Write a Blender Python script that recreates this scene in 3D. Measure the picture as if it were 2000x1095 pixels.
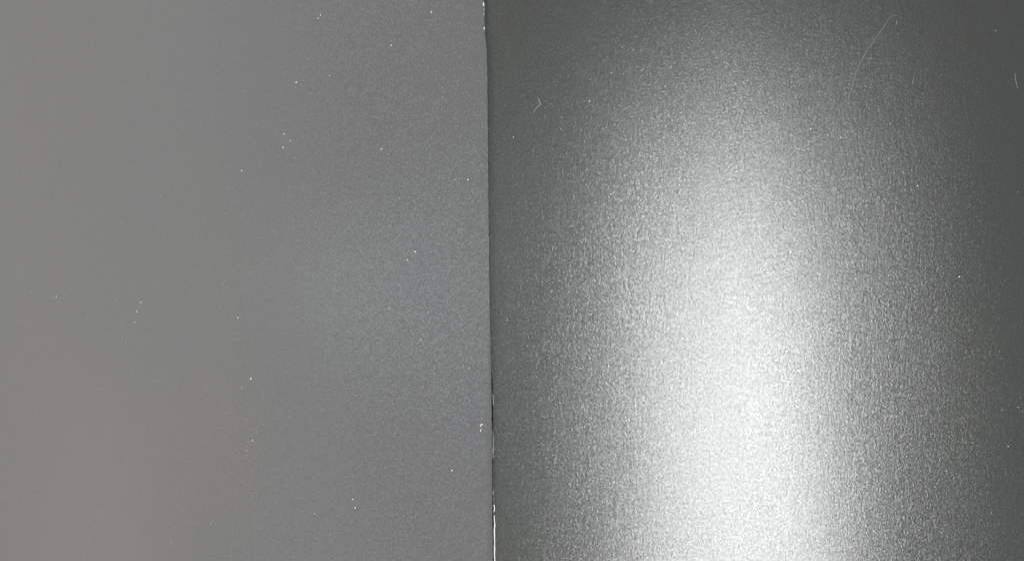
import bpy, bmesh, math, random
from mathutils import Vector
S = bpy.context.scene
C = S.collection
for o in list(bpy.data.objects): bpy.data.objects.remove(o)

# ------------------------------------------------------------------ camera
# metres; the frame is 0.20 m wide on the plane of the sheets
cam_d = bpy.data.cameras.new('camera'); cam = bpy.data.objects.new('camera', cam_d); C.objects.link(cam)
cam.location = (0, 0, 0.30); cam.rotation_euler = (0, 0, 0)
cam_d.sensor_width = 36; cam_d.lens = 36 * 0.30 / 0.20
cam_d.clip_start = 0.005; cam_d.clip_end = 20
S.camera = cam

# ------------------------------------------------------------------ room light (an indoor close-up: lamps, no sky)
w = bpy.data.worlds.new('World'); S.world = w; w.use_nodes = True
bg = w.node_tree.nodes['Background']
bg.inputs[0].default_value = (0.85, 0.945, 1.10, 1); bg.inputs[1].default_value = 0.25

def area(name, loc, target, sx, sy, power, col, spin=0.0):
    l = bpy.data.lights.new(name, 'AREA'); l.shape = 'RECTANGLE'
    l.size = sx; l.size_y = sy; l.energy = power; l.color = col
    o = bpy.data.objects.new(name, l); C.objects.link(o); o.location = loc
    d = Vector(target) - Vector(loc)
    q = d.to_track_quat('-Z', 'Y'); o.rotation_euler = q.to_euler()
    return o
# small tube lamp low over the lower right corner: the white glare on the right sheet
area('lamp_tube', (0.0935, -0.081, 0.335), (0.05, -0.04, 0), 0.024, 0.250, 1.05, (0.985, 1.0, 1.0)).rotation_euler = (0, 0, math.radians(3))
# broad soft window light from the left
area('lamp_window', (-1.30, 0.03, 0.48), (-0.02, 0, 0), 0.40, 0.8, 32.0, (1.0, 0.955, 0.885))

S.view_settings.view_transform = 'Standard'; S.view_settings.look = 'None'
S.view_settings.exposure = 0; S.view_settings.gamma = 1; S.view_settings.use_curve_mapping = False
S.render.engine = 'CYCLES'

# unseen light panels added overhead, so the left sheet mirrors soft bands
area('added_panel_warm', (-0.88, 0.0, 1.2), (-0.88, 0, 0), 0.50, 1.3, 5.9, (1.0, 0.945, 0.85)).rotation_euler = (0, 0, math.radians(2))
area('added_panel_plain', (-0.535, -0.05, 1.2), (-0.535, -0.05, 0), 0.07, 1.0, 0.66, (1.0, 1.0, 1.0)).rotation_euler = (0, 0, math.radians(5))
area('added_panel_cool', (-0.46, -0.01, 1.2), (-0.46, -0.01, 0), 0.27, 0.11, 0.46, (0.76, 1.0, 0.95)).rotation_euler = (0, 0, 0)  # added panel that makes the cool glow beside the seam

area('added_panel_red', (-0.78, -0.27, 1.19), (-0.78, -0.27, 0), 0.24, 0.28, 0.16, (1.0, 0.66, 0.60)).rotation_euler = (0, 0, math.radians(-12))  # added reddish panel, only to tint the lower left of the sheet pink

# ------------------------------------------------------------------ helpers
K = 1e-4
def P(px, py): return ((px - 1000) * K, (547.5 - py) * K)       # one photo pixel is 0.1 mm on the sheets
def clamp(v, a, b): return max(a, min(b, v))
def smooth(t): t = clamp(t, 0, 1); return t * t * (3 - 2 * t)
def interp(tab, v):
    if v <= tab[0][0]: return tab[0][1]
    for (a, fa), (b, fb) in zip(tab, tab[1:]):
        if v <= b: return fa + (fb - fa) * (v - a) / (b - a)
    return tab[-1][1]
def noise_tab(seed, n=4000):
    r = random.Random(seed); return [r.uniform(-1, 1) for _ in range(n)]
def n1(tab, x):
    i = math.floor(x); f = smooth(x - i); return tab[i % len(tab)] * (1 - f) + tab[(i + 1) % len(tab)] * f

def link_mesh(name, verts, faces, mat, parent=None, smooth_on=True):
    me = bpy.data.meshes.new(name); me.from_pydata(verts, [], faces); me.update()
    me.materials.append(mat)
    if smooth_on:
        for p in me.polygons: p.use_smooth = True
    o = bpy.data.objects.new(name, me); C.objects.link(o)
    if parent: o.parent = parent
    return o
def tag(o, label=None, cat=None, group=None, kind=None):
    if label: o['label'] = label
    if cat: o['category'] = cat
    if group: o['group'] = group
    if kind: o['kind'] = kind
    return o

# ------------------------------------------------------------------ materials
def new_mat(name):
    m = bpy.data.materials.new(name); m.use_nodes = True
    nt = m.node_tree; b = nt.nodes['Principled BSDF']
    return m, nt, b
def node(nt, t, **kw):
    n = nt.nodes.new(t)
    for k, v in kw.items(): setattr(n, k, v)
    return n
def noise(nt, co, scale, detail=2, rough=.5, sy=1.0, off=0):
    mp = node(nt, 'ShaderNodeMapping'); mp.inputs['Scale'].default_value = (scale, scale * sy, scale)
    mp.inputs['Location'].default_value = (off, off * .7, off * .3)
    n = node(nt, 'ShaderNodeTexNoise'); n.inputs['Scale'].default_value = 1
    n.inputs['Detail'].default_value = detail; n.inputs['Roughness'].default_value = rough
    nt.links.new(co, mp.inputs[0]); nt.links.new(mp.outputs[0], n.inputs[0]); return n

def sheet_mat(name, base, tint_a, tint_b, rough, bump, coarse, spec, off, fine=2100, flake=.5, scatter=.3, ramp=None):
    """satin metallic-grey coating: fine leathery grain in real relief, a faint uneven tint"""
    m, nt, b = new_mat(name); L = nt.links.new; out = nt.nodes['Material Output']; nt.nodes.remove(b)
    df = node(nt, 'ShaderNodeBsdfDiffuse'); gl = node(nt, 'ShaderNodeBsdfGlossy', distribution='BECKMANN')
    fr = node(nt, 'ShaderNodeFresnel'); fr.inputs['IOR'].default_value = spec
    ms = node(nt, 'ShaderNodeMixShader'); L(fr.outputs[0], ms.inputs[0]); L(df.outputs[0], ms.inputs[1]); L(gl.outputs[0], ms.inputs[2])
    L(ms.outputs[0], out.inputs['Surface'])
    tc = node(nt, 'ShaderNodeTexCoord'); co = tc.outputs['Object']
    # slow tint drift of the coating
    nz = noise(nt, co, 22, 3, .55, .55, off)
    cr = node(nt, 'ShaderNodeValToRGB'); cr.color_ramp.elements[0].position = .36; cr.color_ramp.elements[1].position = .64
    cr.color_ramp.elements[0].color = (*[base * c for c in tint_a], 1)
    cr.color_ramp.elements[1].color = (*[base * c for c in tint_b], 1)
    L(nz.outputs['Fac'], cr.inputs[0])
    # very fine light/dark speckle
    sp = noise(nt, co, 3300, 2, .6, 1, off + 3)
    mr = node(nt, 'ShaderNodeMapRange'); mr.inputs['From Min'].default_value = .25; mr.inputs['From Max'].default_value = .75
    mr.inputs['To Min'].default_value = .93; mr.inputs['To Max'].default_value = 1.07
    L(sp.outputs['Fac'], mr.inputs['Value'])
    mx = node(nt, 'ShaderNodeMix', data_type='RGBA', blend_type='MULTIPLY'); mx.inputs['Factor'].default_value = 1
    L(cr.outputs[0], mx.inputs['A']); L(mr.outputs[0], mx.inputs['B']); L(mx.outputs['Result'], df.inputs['Color'])
    # roughness drifts a little (handling, rubbing)
    rn = noise(nt, co, 60, 3, .6, .35, off + 9)
    rr = node(nt, 'ShaderNodeMapRange'); rr.inputs['From Min'].default_value = .1; rr.inputs['From Max'].default_value = .9
    rr.inputs['To Min'].default_value = rough * .95; rr.inputs['To Max'].default_value = rough * 1.05
    L(rn.outputs['Fac'], rr.inputs['Value']); L(rr.outputs[0], gl.inputs['Roughness'])
    # metallic flakes: how much of the coating mirrors the light, speck by speck
    fk = noise(nt, co, fine, 1.5, .6, .6, off + 13)
    fr_ = node(nt, 'ShaderNodeMapRange'); fr_.inputs['From Min'].default_value = .36; fr_.inputs['From Max'].default_value = .66
    fr_.inputs['To Min'].default_value = 1 - flake; fr_.inputs['To Max'].default_value = 1
    L(fk.outputs['Fac'], fr_.inputs['Value']); sc_in = None
    if ramp:                                # the film is smooth at one side and grows grainy towards the other
        sx = node(nt, 'ShaderNodeSeparateXYZ'); L(co, sx.inputs[0])
        rm = node(nt, 'ShaderNodeMapRange', interpolation_type='SMOOTHSTEP'); L(sx.outputs[0], rm.inputs['Value'])
        rm.inputs['From Min'].default_value = ramp[0]; rm.inputs['From Max'].default_value = ramp[1]
        rm.inputs['To Min'].default_value = .14; rm.inputs['To Max'].default_value = 1
        fm = node(nt, 'ShaderNodeMix', data_type='FLOAT'); L(rm.outputs[0], fm.inputs['Factor'])
        fm.inputs['A'].default_value = 1 - flake * .5; L(fr_.outputs[0], fm.inputs['B']); L(fm.outputs['Result'], gl.inputs['Color'])
        sc_in = rm.outputs[0]
    else: L(fr_.outputs[0], gl.inputs['Color'])
    # grain relief
    f1 = noise(nt, co, fine, 2.5, .65, .88, off + 1)
    f2 = noise(nt, co, fine * .5, 2, .6, .2, off + 5)      # drawn out lengthwise, like rolled film
    ma = node(nt, 'ShaderNodeMath', operation='MULTIPLY_ADD'); ma.inputs[1].default_value = coarse
    L(f2.outputs['Fac'], ma.inputs[0]); L(f1.outputs['Fac'], ma.inputs[2])
    bp = node(nt, 'ShaderNodeBump'); bp.inputs['Strength'].default_value = 1; bp.inputs['Distance'].default_value = bump
    L(ma.outputs[0], bp.inputs['Height']); 
    # flakes lie at slightly different angles: scatter the mirror normal speck by speck
    an = noise(nt, co, fine, 1.5, .6, .6, off + 21)
    v1 = node(nt, 'ShaderNodeVectorMath', operation='SUBTRACT'); v1.inputs[1].default_value = (.5, .5, .5); L(an.outputs['Color'], v1.inputs[0])
    v2 = node(nt, 'ShaderNodeVectorMath', operation='MULTIPLY'); v2.inputs[1].default_value = (scatter, scatter, 0); L(v1.outputs[0], v2.inputs[0])
    if sc_in:
        v5 = node(nt, 'ShaderNodeVectorMath', operation='SCALE'); L(v2.outputs[0], v5.inputs[0]); L(sc_in, v5.inputs['Scale']); v2 = v5
    v3 = node(nt, 'ShaderNodeVectorMath', operation='ADD'); L(bp.outputs[0], v3.inputs[0]); L(v2.outputs[0], v3.inputs[1])
    v4 = node(nt, 'ShaderNodeVectorMath', operation='NORMALIZE'); L(v3.outputs[0], v4.inputs[0]); L(v4.outputs[0], gl.inputs['Normal'])
    L(bp.outputs[0], df.inputs['Normal'])
    return m
def plain(name, col, rough=.8, var=.12, scale=2500, bump=1e-5):
    m, nt, b = new_mat(name); L = nt.links.new
    tc = node(nt, 'ShaderNodeTexCoord'); nz = noise(nt, tc.outputs['Object'], scale, 3)
    mr = node(nt, 'ShaderNodeMapRange'); mr.inputs['From Min'].default_value = .3; mr.inputs['From Max'].default_value = .7
    mr.inputs['To Min'].default_value = 1 - var; mr.inputs['To Max'].default_value = 1 + var
    L(nz.outputs['Fac'], mr.inputs['Value'])
    mx = node(nt, 'ShaderNodeMix', data_type='RGBA', blend_type='MULTIPLY'); mx.inputs['Factor'].default_value = 1
    mx.inputs['A'].default_value = (*col, 1); L(mr.outputs[0], mx.inputs['B']); L(mx.outputs['Result'], b.inputs['Base Color'])
    b.inputs['Roughness'].default_value = rough
    bp = node(nt, 'ShaderNodeBump'); bp.inputs['Distance'].default_value = bump
    L(nz.outputs['Fac'], bp.inputs['Height']); L(bp.outputs[0], b.inputs['Normal'])
    return m

M_left = sheet_mat('satin_grey_left', 0.099, (.982, .984, .997), (.970, .981, 1.018), .135, 1.0e-5, .35, 1.47, 4.0, 3300, .85, .36, (-.062, .0))
M_right = sheet_mat('satin_grey_right', 0.047, (.985, 1.0, .88), (.97, 1.0, .94), .30, 3.0e-5, .55, 1.9, 17.0, 3300, .37, .17)
M_core = plain('white_paper_core', (.84, .84, .81), .85, .1)
M_under = plain('dark_table', (.035, .035, .036), .6, .2, 400)
M_dust = plain('white_dust', (.74, .74, .72), .7, .06)
M_faint = plain('grey_dust', (.31, .315, .305), .8, .1)
M_hair = plain('grey_lint', (.22, .225, .215), .6, .12)

# ------------------------------------------------------------------ setting
T = .0004                                  # sheet thickness, coating included
FT = .00007                                # coating thickness
def table():
    n = 40; V = []; F = []
    for j in range(n + 1):
        for i in range(n + 1): V.append((-.8 + 1.6 * i / n, -.8 + 1.6 * j / n, -.036))
    for j in range(n):
        for i in range(n): a = j * (n + 1) + i; F.append((a, a + 1, a + n + 2, a + n + 1))
    return tag(link_mesh('table_top', V, F, M_under), 'dark surface showing in the gap between the two sheets', kind='structure')
table()

# ------------------------------------------------------------------ surfaces of the two sheets
def z_left(x, y):
    # nearly flat, with the slow ripples of a laminated sheet; its free edge lies on the right sheet
    z = .00048
    z += .00020 * math.sin(x * 62 + 1.1 + y * 9) + .00008 * math.sin(x * 118 + y * 21 + .4)
    z += .00010 * math.sin(y * 55 + x * 14 + 2.0)
    z += .14 * min(0, x + .0044)                                    # falls away to the left from the raised seam
    return z
def z_right(x, y):
    # bows up in the middle and bends away to the right, a bit of ripple
    u = x - .045; k = .65; a = .06
    if abs(u) <= a: z = -k * u * u
    else:                                   # the bend dies out towards the far edge
        t = min(abs(u) - a, .06); z = -k * a * a - 2 * k * a * (t - t * t / .12)
    z += .00005 * math.sin(x * 150 + y * 30) * smooth((x - .01) * 40)
    return z + k * .0495 ** 2

E_left = [(-1100, 925), (0, 945.0), (12, 945.5), (30, 946), (60, 946.2), (75, 948.5), (100, 950.5), (135, 951.5), (250, 952.6), (400, 953.8), (537, 955.3),
          (750, 959.6), (887, 961.2), (1000, 961.6), (1095, 962.4), (2200, 985)]
E_right = [(-1100, 900), (0, 938), (400, 950), (700, 959), (760, 962.6), (800, 963.2), (887, 963.0), (950, 963.2), (985, 964.2), (1005, 964.7), (1095, 965.2), (2200, 985)]
t1, t2, t3 = noise_tab(1), noise_tab(2), noise_tab(3)
def edge_left(py):  return interp(E_left, py) + .35 * n1(t1, py / 9) + .22 * n1(t2, py / 3.1)
# how wide the white core stands out past the coating of the right sheet (photo px)
X_right = [(-1100, 0), (764, 0), (774, .9), (790, .8), (792, 0), (838, 0), (842, .6), (858, .9), (870, .6), (880, 1.0), (896, .6), (899, 0),
           (950, 0), (955, .5), (964, 1.1), (969, .3), (975, .6), (984, .3), (987, 2.0), (998, 2.3), (1000, .2), (1004, .2), (1007, 2.0), (1014, 2.2), (1025, 2.5),
           (1040, 2.5), (1060, 2.4), (1080, 2.5), (1100, 2.6), (2200, 2.6)]
def core_right(py): return interp(E_right, py) - .2 + .45 * n1(t3, py / 11 + 50) + .2 * n1(t2, py / 4)
def face_right(py): return core_right(py) + interp(X_right, py) * (1 + .16 * n1(t1, py / 5 + 99))
X_left = [(-1100, 0), (4, 0), (7, 2.2), (11, 2.2), (12, .1), (16, .1), (18, 1.1), (21, .9), (23, 0.1), (26, .1), (28, 1.0), (31, .6), (33, 0), (52, 0), (54, 1.5), (58, 1.2), (60, 0), (67, 0),
          (2200, 0)]
def face_left(py): return edge_left(py) - interp(X_left, py)

def rows():
    ys = []
    py = -1000.0
    while py < -40: ys.append(py); py += 60
    py = -40.0
    while py <= 1140: ys.append(py); py += 1.5
    py = 1200.0
    while py <= 2100: ys.append(py); py += 60
    return ys
ROWS = rows()
def slab(name, side, edge_fn, zf, ztop_off, thick, outer_px, mat, parent, cols):
    """solid sheet: top, bottom and rim; one side follows the ragged edge function"""
    V = []; F = []; nr, nc = len(ROWS), len(cols)
    for lay in (0, 1):
        for py in ROWS:
            e = edge_fn(py)
            for c in cols:
                px = e + (outer_px - e) * c
                x, y = P(px, py)
                f = 1 - zf(x, y) / .3; x *= f; y *= f         # what lies lower is a little further off
                V.append((x, y, zf(x, y) + ztop_off - lay * thick))
    N = nr * nc
    def quad(a, b, c_, d, flip):
        F.append((a, b, c_, d) if not flip else (d, c_, b, a))
    left = side == 'left'
    for j in range(nr - 1):
        for i in range(nc - 1):
            a = j * nc + i
            quad(a, a + 1, a + nc + 1, a + nc, not left)
            quad(N + a, N + a + nc, N + a + nc + 1, N + a + 1, not left)
        a = j * nc; quad(a, a + nc, N + a + nc, N + a, not left)
        a = j * nc + nc - 1; quad(a, N + a, N + a + nc, a + nc, not left)
    for i in range(nc - 1):
        quad(i, N + i, N + i + 1, i + 1, not left)
        a = (nr - 1) * nc + i; quad(a, a + 1, N + a + 1, N + a, not left)
    o = link_mesh(name, V, F, mat, parent)
    bm = bmesh.new(); bm.from_mesh(o.data); bmesh.ops.recalc_face_normals(bm, faces=bm.faces)
    # keep the rims crisp
    for e in bm.edges:
        if len(e.link_faces) == 2 and e.calc_face_angle(0) > .6: e.smooth = False
    bm.to_mesh(o.data); bm.free()
    return o
COLS = [0, .0004, .0012, .003, .006, .012, .02] + [.02 + .98 * (k / 70) for k in range(1, 71)]

def thing(name, loc, label, cat, group=None):
    o = bpy.data.objects.new(name, None); C.objects.link(o); o.location = (0, 0, 0)
    o.empty_display_size = .01
    return tag(o, label, cat, group)

left = thing('grey_sheet', None, 'lighter grey satin sheet on the left, lying over the edge of the darker one', 'sheet')
slab('coating', 'left', face_left, z_left, 0, FT, -1200, M_left, left, COLS)
slab('paper_core', 'left', edge_left, z_left, -FT - 2e-6, T - FT, -1200, M_core, left, COLS)
right = thing('grey_sheet', None, 'darker grey satin sheet on the right with white lamp glare down its middle', 'sheet')
slab('coating', 'right', face_right, z_right, 0, FT, 2900, M_right, right, COLS)
cr_ = slab('paper_core', 'right', core_right, z_right, -FT - 2e-6, T - FT, 2900, M_core, right, COLS)
cr_['label'] = 'white paper core bared along the lower end of the seam'

# ------------------------------------------------------------------ dust, lint and scratches lying on the sheets
def surf(px, py):
    x, y = P(px, py)
    f = 1 - (z_left(x, y) if px < edge_left(py) else z_right(x, y)) / .3; x *= f; y *= f
    return (x, y, z_left(x, y) if px < edge_left(py) else z_right(x, y))
rng = random.Random(7)
speck_meshes = []
def speck_mesh(seed):
    r = random.Random(seed); bm = bmesh.new(); bmesh.ops.create_icosphere(bm, subdivisions=1, radius=1)
    sx, sy = r.uniform(.75, 1.25), r.uniform(.7, 1.1)
    for v in bm.verts:
        k = r.uniform(.72, 1.22); v.co = Vector((v.co.x * sx * k, v.co.y * sy * k, v.co.z * .6 * k))
    me = bpy.data.meshes.new('dust_speck'); bm.to_mesh(me); bm.free(); return me
for k in range(8):
    a = speck_mesh(k); a.materials.append(M_dust); b_ = a.copy(); b_.materials[0] = M_faint
    speck_meshes.append((a, b_))
def speck(px, py, r_px, bright, label, group):
    me = rng.choice(speck_meshes)[0 if bright else 1]
    o = bpy.data.objects.new('dust_speck', me); C.objects.link(o)
    x, y, z = surf(px, py); r = r_px * K
    o.location = (x, y, z + r * .45); o.scale = (r, r, r); o.rotation_euler = (0, 0, rng.uniform(0, 6.28))
    tag(o, label, 'dust', group)

GL, GR = 'dust specks on the left sheet', 'dust specks on the right sheet'
BRIGHT = [
 (843, 24, 1.9, 'bright white dust speck on the left sheet, near the top edge by the seam'),
 (764, 89, 1.6, 'white speck near the top of the left sheet, below and left of the brightest there'),
 (626, 30, 1.7, 'white dust speck at the top of the left sheet, upper one of a touching pair'),
 (622, 36, 1.4, 'white dust speck at the top of the left sheet, lower one of a touching pair'),
 (579, 161, 2.0, 'brightest dust speck in the upper middle of the left sheet'),
 (644, 148, 1.5, 'lone white speck right of the brightest one in the left sheet'),
 (555, 262, 1.5, 'white speck at the upper end of the dotted trail on the left sheet'),
 (567, 275, 1.6, 'white speck on the right end of the dotted trail on the left sheet'),
 (553, 288, 1.6, 'white speck in the middle of the slanting dotted trail on the left sheet'),
 (472, 334, 1.7, 'lone white speck left of and below the dotted trail on the left sheet'),
 (745, 291, 1.7, 'lone pale speck halfway between the dotted trail and the seam'),
 (914, 351, 1.8, 'white dust speck close to the seam, right one of a level pair'),
 (889, 351, 1.3, 'paler dust speck near the seam, left one of a level pair'),
 (811, 491, 1.8, 'white speck amid the grainy glow near the seam at mid height'),
 (796, 508, 1.5, 'white speck just left of and below the one in the grainy glow by the seam'),
 (109, 579, 1.9, 'white speck furthest to the left, alone on the left sheet'),
 (275, 590, 1.4, 'topmost of three specks in a short column at the left of the left sheet'),
 (267, 608, 1.9, 'middle and largest of three specks in a short column on the left sheet'),
 (263, 629, 1.4, 'lowest of three specks in a short column on the left sheet'),
 (465, 620, 2.0, 'tall white speck in the middle of the left sheet'),
 (490, 739, 2.0, 'round white speck below the middle of the left sheet'),
 (472, 757, 1.5, 'smaller speck just left of and below the round white one'),
 (760, 602, 1.8, 'white speck between the sheet\'s middle and the seam, just below mid height'),
 (837, 609, 1.6, 'white speck nearest the seam just below mid height on the left sheet'),
 (822, 663, 1.7, 'white speck beside the pale smudge near the seam'),
 (917, 719, 1.8, 'white speck close to the seam in the lower half of the left sheet'),
 (493, 860, 1.6, 'upper white speck of the pair in the lower middle of the left sheet'),
 (482, 879, 1.6, 'lower white speck of the pair in the lower middle of the left sheet'),
 (883, 918, 1.9, 'white speck near the seam in the lower quarter of the left sheet'),
 (694, 991, 1.8, 'brighter lower one of two stacked specks near the bottom of the left sheet'),
 (689, 974, 1.5, 'paler upper one of two stacked specks near the bottom of the left sheet'),
 (615, 1002, 1.9, 'lone white speck near the bottom of the left sheet, left of the stacked pair'),
]
for px, py, r, lb in BRIGHT: speck(px, py, r * .74, True, lb, GL)
BR = [
 (1151, 198, 2.1, 'bright white speck on the right sheet, right of the curled fibre'),
 (1792, 363, 1.7, 'white speck on the right flank of the glare, in its upper part'),
 (1874, 540, 1.6, 'white speck at the right of the glare at mid height'),
 (1848, 918, 1.9, 'white speck at the lower right flank of the glare'),
 (1969, 871, 1.6, 'white speck near the right border in the lower part of the right sheet'),
 (1747, 338, 1.5, 'white speck above and left of the one on the glare\'s right flank'),
 (1989, 795, 1.3, 'speck at the right border, upper one of two below mid height'),
 (1997, 803, 1.4, 'speck at the right border, lower one of two below mid height'),
 (1917, 1014, 1.4, 'pale speck in the bottom right corner of the right sheet'),
 (1003, 268, 1.2, 'pale speck on the right sheet\'s dark strip beside the seam, below the curled fibre'),
 (991, 625, 1.2, 'pale speck on the dark strip beside the seam, just below mid height'),
]
for px, py, r, lb in BR: speck(px, py, r * .74, True, lb, GR)
FAINT = [
 ('faint speck near the top of the left sheet', GL,
  [(588,45),(617,27),(600,115),(580,134),(574,188),(587,165),(520,35),(449,10),(535,202),(543,217),(769,147),(864,172),(791,178),(415,225),(598,131),(457,57),(832,63),(935,158)]),
 ('faint speck around the dotted trail', GL,
  [(555,271),(559,281),(545,296),(539,306),(526,293),(514,271),(487,269),(576,308),(645,290),(677,333),(565,365),(553,384),(522,402)]),
 ('faint speck at the left sheet\'s mid height', GL,
  [(491,419),(477,436),(517,451),(534,453),(540,454),(604,474),(675,421),(512,515),(519,505),(462,376),(381,466),(142,474),(505,588),(430,598)]),
 ('faint speck in the grainy glow beside the seam', GL,
  [(771,468),(775,478),(817,510),(850,510),(772,535),(675,546),(844,459),(833,553),(653,565),(706,559),(698,607),(726,626),(794,400),(840,362),(851,431),(743,345)]),
 ('faint speck in the lower middle of the left sheet', GL,
  [(462,650),(463,663),(403,716),(394,712),(360,802),(540,795),(690,754),(669,747),(455,826),(501,844),(467,884),(662,878),(350,886),(471,850)]),
 ('faint speck at the far left of the left sheet', GL,
  [(227,585),(81,606),(207,654),(136,580),(58,571),(226,736),(196,760),(66,956),(81,892),(186,1027),(174,1077),(276,931),(334,1060)]),
 ('faint speck by the seam\'s lower half', GL,
  [(875,665),(777,686),(904,743),(903,768),(939,675),(772,896),(772,846),(859,945),(729,939),(859,1011),(852,971),(885,974),(887,968),(908,1032),(812,1008),(886,836),(951,835)]),
 ('faint speck near the bottom edge of the left sheet', GL, [(625,1058),(692,1086),(589,1053),(777,957)]),
 ('faint speck on the dark strip beside the seam', GR, [(1101,134),(1100,67),(1119,67),(975,28),(1082,160),(1003,878),(995,845),(1060,420)]),
 ('faint speck on the dark right border', GR,
  [(1989,375),(1884,342),(1894,644),(1866,665),(1958,800),(1909,870),(1824,1029),(1886,446),(1962,548),(1954,700),(1944,60),(1909,180)]),
]
ORD = ['topmost', 'second from the top', 'third from the top', 'fourth from the top', 'fifth from the top', 'sixth from the top', 'seventh from the top',
       'eighth from the top', 'ninth from the top', 'tenth from the top', 'eighth from the bottom', 'seventh from the bottom', 'sixth from the bottom',
       'fifth from the bottom', 'fourth from the bottom', 'third from the bottom', 'second from the bottom', 'lowest']
def ordinal(i, n): return ORD[i] if i < 10 and i < n - 1 else ORD[18 - (n - i)]
for lb, g, pts in FAINT:
    pts = sorted(pts, key=lambda p: p[1])
    for i, (px, py) in enumerate(pts):
        speck(px, py, rng.uniform(.7, 1.05), False, ordinal(i, len(pts)) + ' of the ' + lb.replace('speck', 'specks'), g)

def fine_dust(name, clusters, label):
    r = random.Random(31); V = []; F = []
    for cx, cy, sx, sy, n in clusters:
        for _ in range(n):
            px, py = r.gauss(cx, sx), r.gauss(cy, sy)
            if not (5 < px < 1995 and 3 < py < 1092) or abs(px - edge_left(py)) < 6: continue
            if (px < edge_left(py)) != (cx < 950): continue
            x, y, z = surf(px, py); q = r.uniform(.3, .62) * K; b = len(V); a0 = r.uniform(0, 6.28); st = r.uniform(.8, 1.8)
            for k in range(5):
                t = a0 + k * 1.2566; V.append((x + q * st * math.cos(t), y + q * math.sin(t), z + q * .1))
            V.append((x, y, z + q * .9))
            for k in range(5): F.append((b + k, b + (k + 1) % 5, b + 5))
    return tag(link_mesh(name, V, F, M_faint), label, 'dust', kind='stuff')
fine_dust('fine_dust', [(420, 545, 40, 35, 60), (490, 440, 50, 60, 45), (545, 200, 60, 90, 60), (470, 830, 35, 90, 60), (700, 560, 110, 70, 120), (850, 560, 60, 120, 120),
          (860, 880, 60, 130, 110), (700, 950, 110, 90, 50), (450, 130, 60, 80, 25), (180, 650, 120, 200, 40), (860, 180, 60, 120, 50), (600, 700, 120, 120, 60)],
          'fine pale dust too small to count, strewn over the left sheet')

def fibre(name, pts, r_px, mat, label, cat, group=None, lift=.5, seg=6):
    """thin tube along pixel points lying on the surface, tapering at both ends"""
    # catmull-rom resample
    Q = []
    n = len(pts)
    for i in range(n - 1):
        p0, p1, p2, p3 = pts[max(i - 1, 0)], pts[i], pts[i + 1], pts[min(i + 2, n - 1)]
        for k in range(5):
            t = k / 5
            Q.append(tuple(.5 * (2 * b + (c - a) * t + (2 * a - 5 * b + 4 * c - d) * t * t + (3 * b - a - 3 * c + d) * t ** 3) for a, b, c, d in zip(p0, p1, p2, p3)))
    Q.append(pts[-1])
    V = []; F = []; m = len(Q); r0 = r_px * K
    for i, q in enumerate(Q):
        x, y, z = surf(*q[:2])
        a, b = Q[max(i - 1, 0)], Q[min(i + 1, m - 1)]
        d = Vector((b[0] - a[0], -(b[1] - a[1]), 0)).normalized(); s = Vector((-d.y, d.x, 0))
        r = r0 * (.35 + .65 * math.sin(math.pi * clamp((i + .6) / (m + .2), 0, 1)) ** .4)
        for k in range(seg):
            an = 2 * math.pi * k / seg
            V.append(tuple(Vector((x, y, z + r0 * lift)) + s * (r * math.cos(an)) + Vector((0, 0, r * math.sin(an)))))
    for i in range(m - 1):
        for k in range(seg):
            F.append((i * seg + k, i * seg + (k + 1) % seg, (i + 1) * seg + (k + 1) % seg, (i + 1) * seg + k))
    F.append(tuple(range(seg))[::-1]); F.append(tuple((m - 1) * seg + k for k in range(seg)))
    return tag(link_mesh(name, V, F, mat), label, cat, group)

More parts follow.
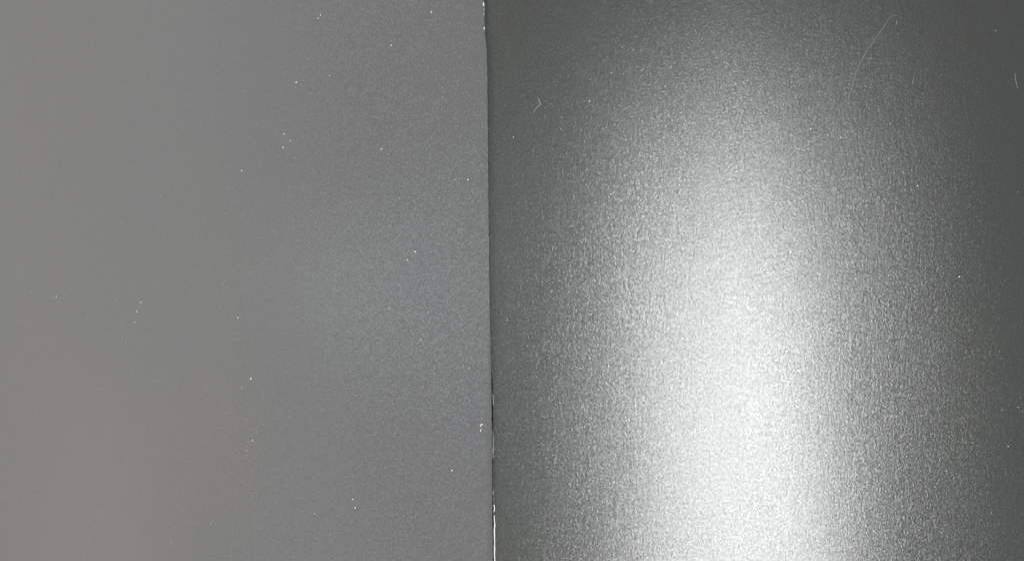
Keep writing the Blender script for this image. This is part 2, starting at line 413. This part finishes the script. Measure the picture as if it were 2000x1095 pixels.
fibre('lint_fibre', [(1052, 191.5), (1053.5, 197), (1054, 200), (1056, 204), (1050, 208), (1046.5, 213), (1041, 221)], .7, M_hair,
      'short curled grey fibre lying on the right sheet near its top left', 'lint')
fibre('hair', [(1754, 31), (1749, 30.5), (1744, 31), (1737, 36), (1729, 49), (1719, 63), (1707, 80), (1697, 94), (1691, 103), (1681, 122), (1672, 142),
               (1667, 162), (1660, 187), (1656, 202), (1647, 217)], .42, M_hair, 'long fine hair slanting across the top of the glare on the right sheet', 'hair')
fibre('lint_fibre', [(1751, 40), (1751.5, 44), (1750.5, 49)], .6, M_hair, 'tiny fibre just under the upper hooked end of the long hair', 'lint')
fibre('lint_fibre', [(1981, 143), (1983, 148), (1984, 158), (1988, 174)], .36, M_hair, 'thin fibre at the right border near the top of the right sheet', 'lint')
fibre('lint_fibre', [(1086, 474), (1080, 487), (1074, 501), (1069, 515)], .42, M_hair, 'thin slanting fibre on the left flank of the glare at mid height', 'lint')
fibre('lint_fibre', [(1786, 149), (1784, 157), (1781, 165)], .5, M_hair, 'short upright fibre right of the long hair on the right sheet', 'lint')
fibre('lint_fibre', [(411, 1024), (413.5, 1020), (418, 1016)], .7, M_hair, 'short grey fibre near the bottom of the left sheet', 'lint')
fibre('lint_fibre', [(938, 832.5), (940, 829.5), (942.5, 826.5)], .8, M_dust, 'short white fibre beside the seam on the left sheet, longer of two', 'lint')
fibre('lint_fibre', [(938, 842), (939, 840), (940.5, 837.5)], .7, M_dust, 'shorter white fibre just below the other one beside the seam', 'lint')
fibre('lint_fibre', [(948, 458), (951, 460.5), (953, 462.5), (957, 463), (959, 461)], .5, M_hair, 'tiny fibre crossing the seam at mid height', 'lint')
fibre('lint_fibre', [(244, 669), (246.5, 671), (249, 674)], .7, M_hair, 'tiny slanting fibre at the left of the left sheet, below the column of specks', 'lint')
fibre('lint_fibre', [(310, 381), (314, 383), (317, 386)], .6, M_hair, 'tiny pale fibre left of the sheet\'s middle in its upper part', 'lint')
fibre('lint_fibre', [(827, 672), (830, 677), (833, 681)], .45, M_hair, 'fine slanting fibre below the pale smudge near the seam', 'lint')
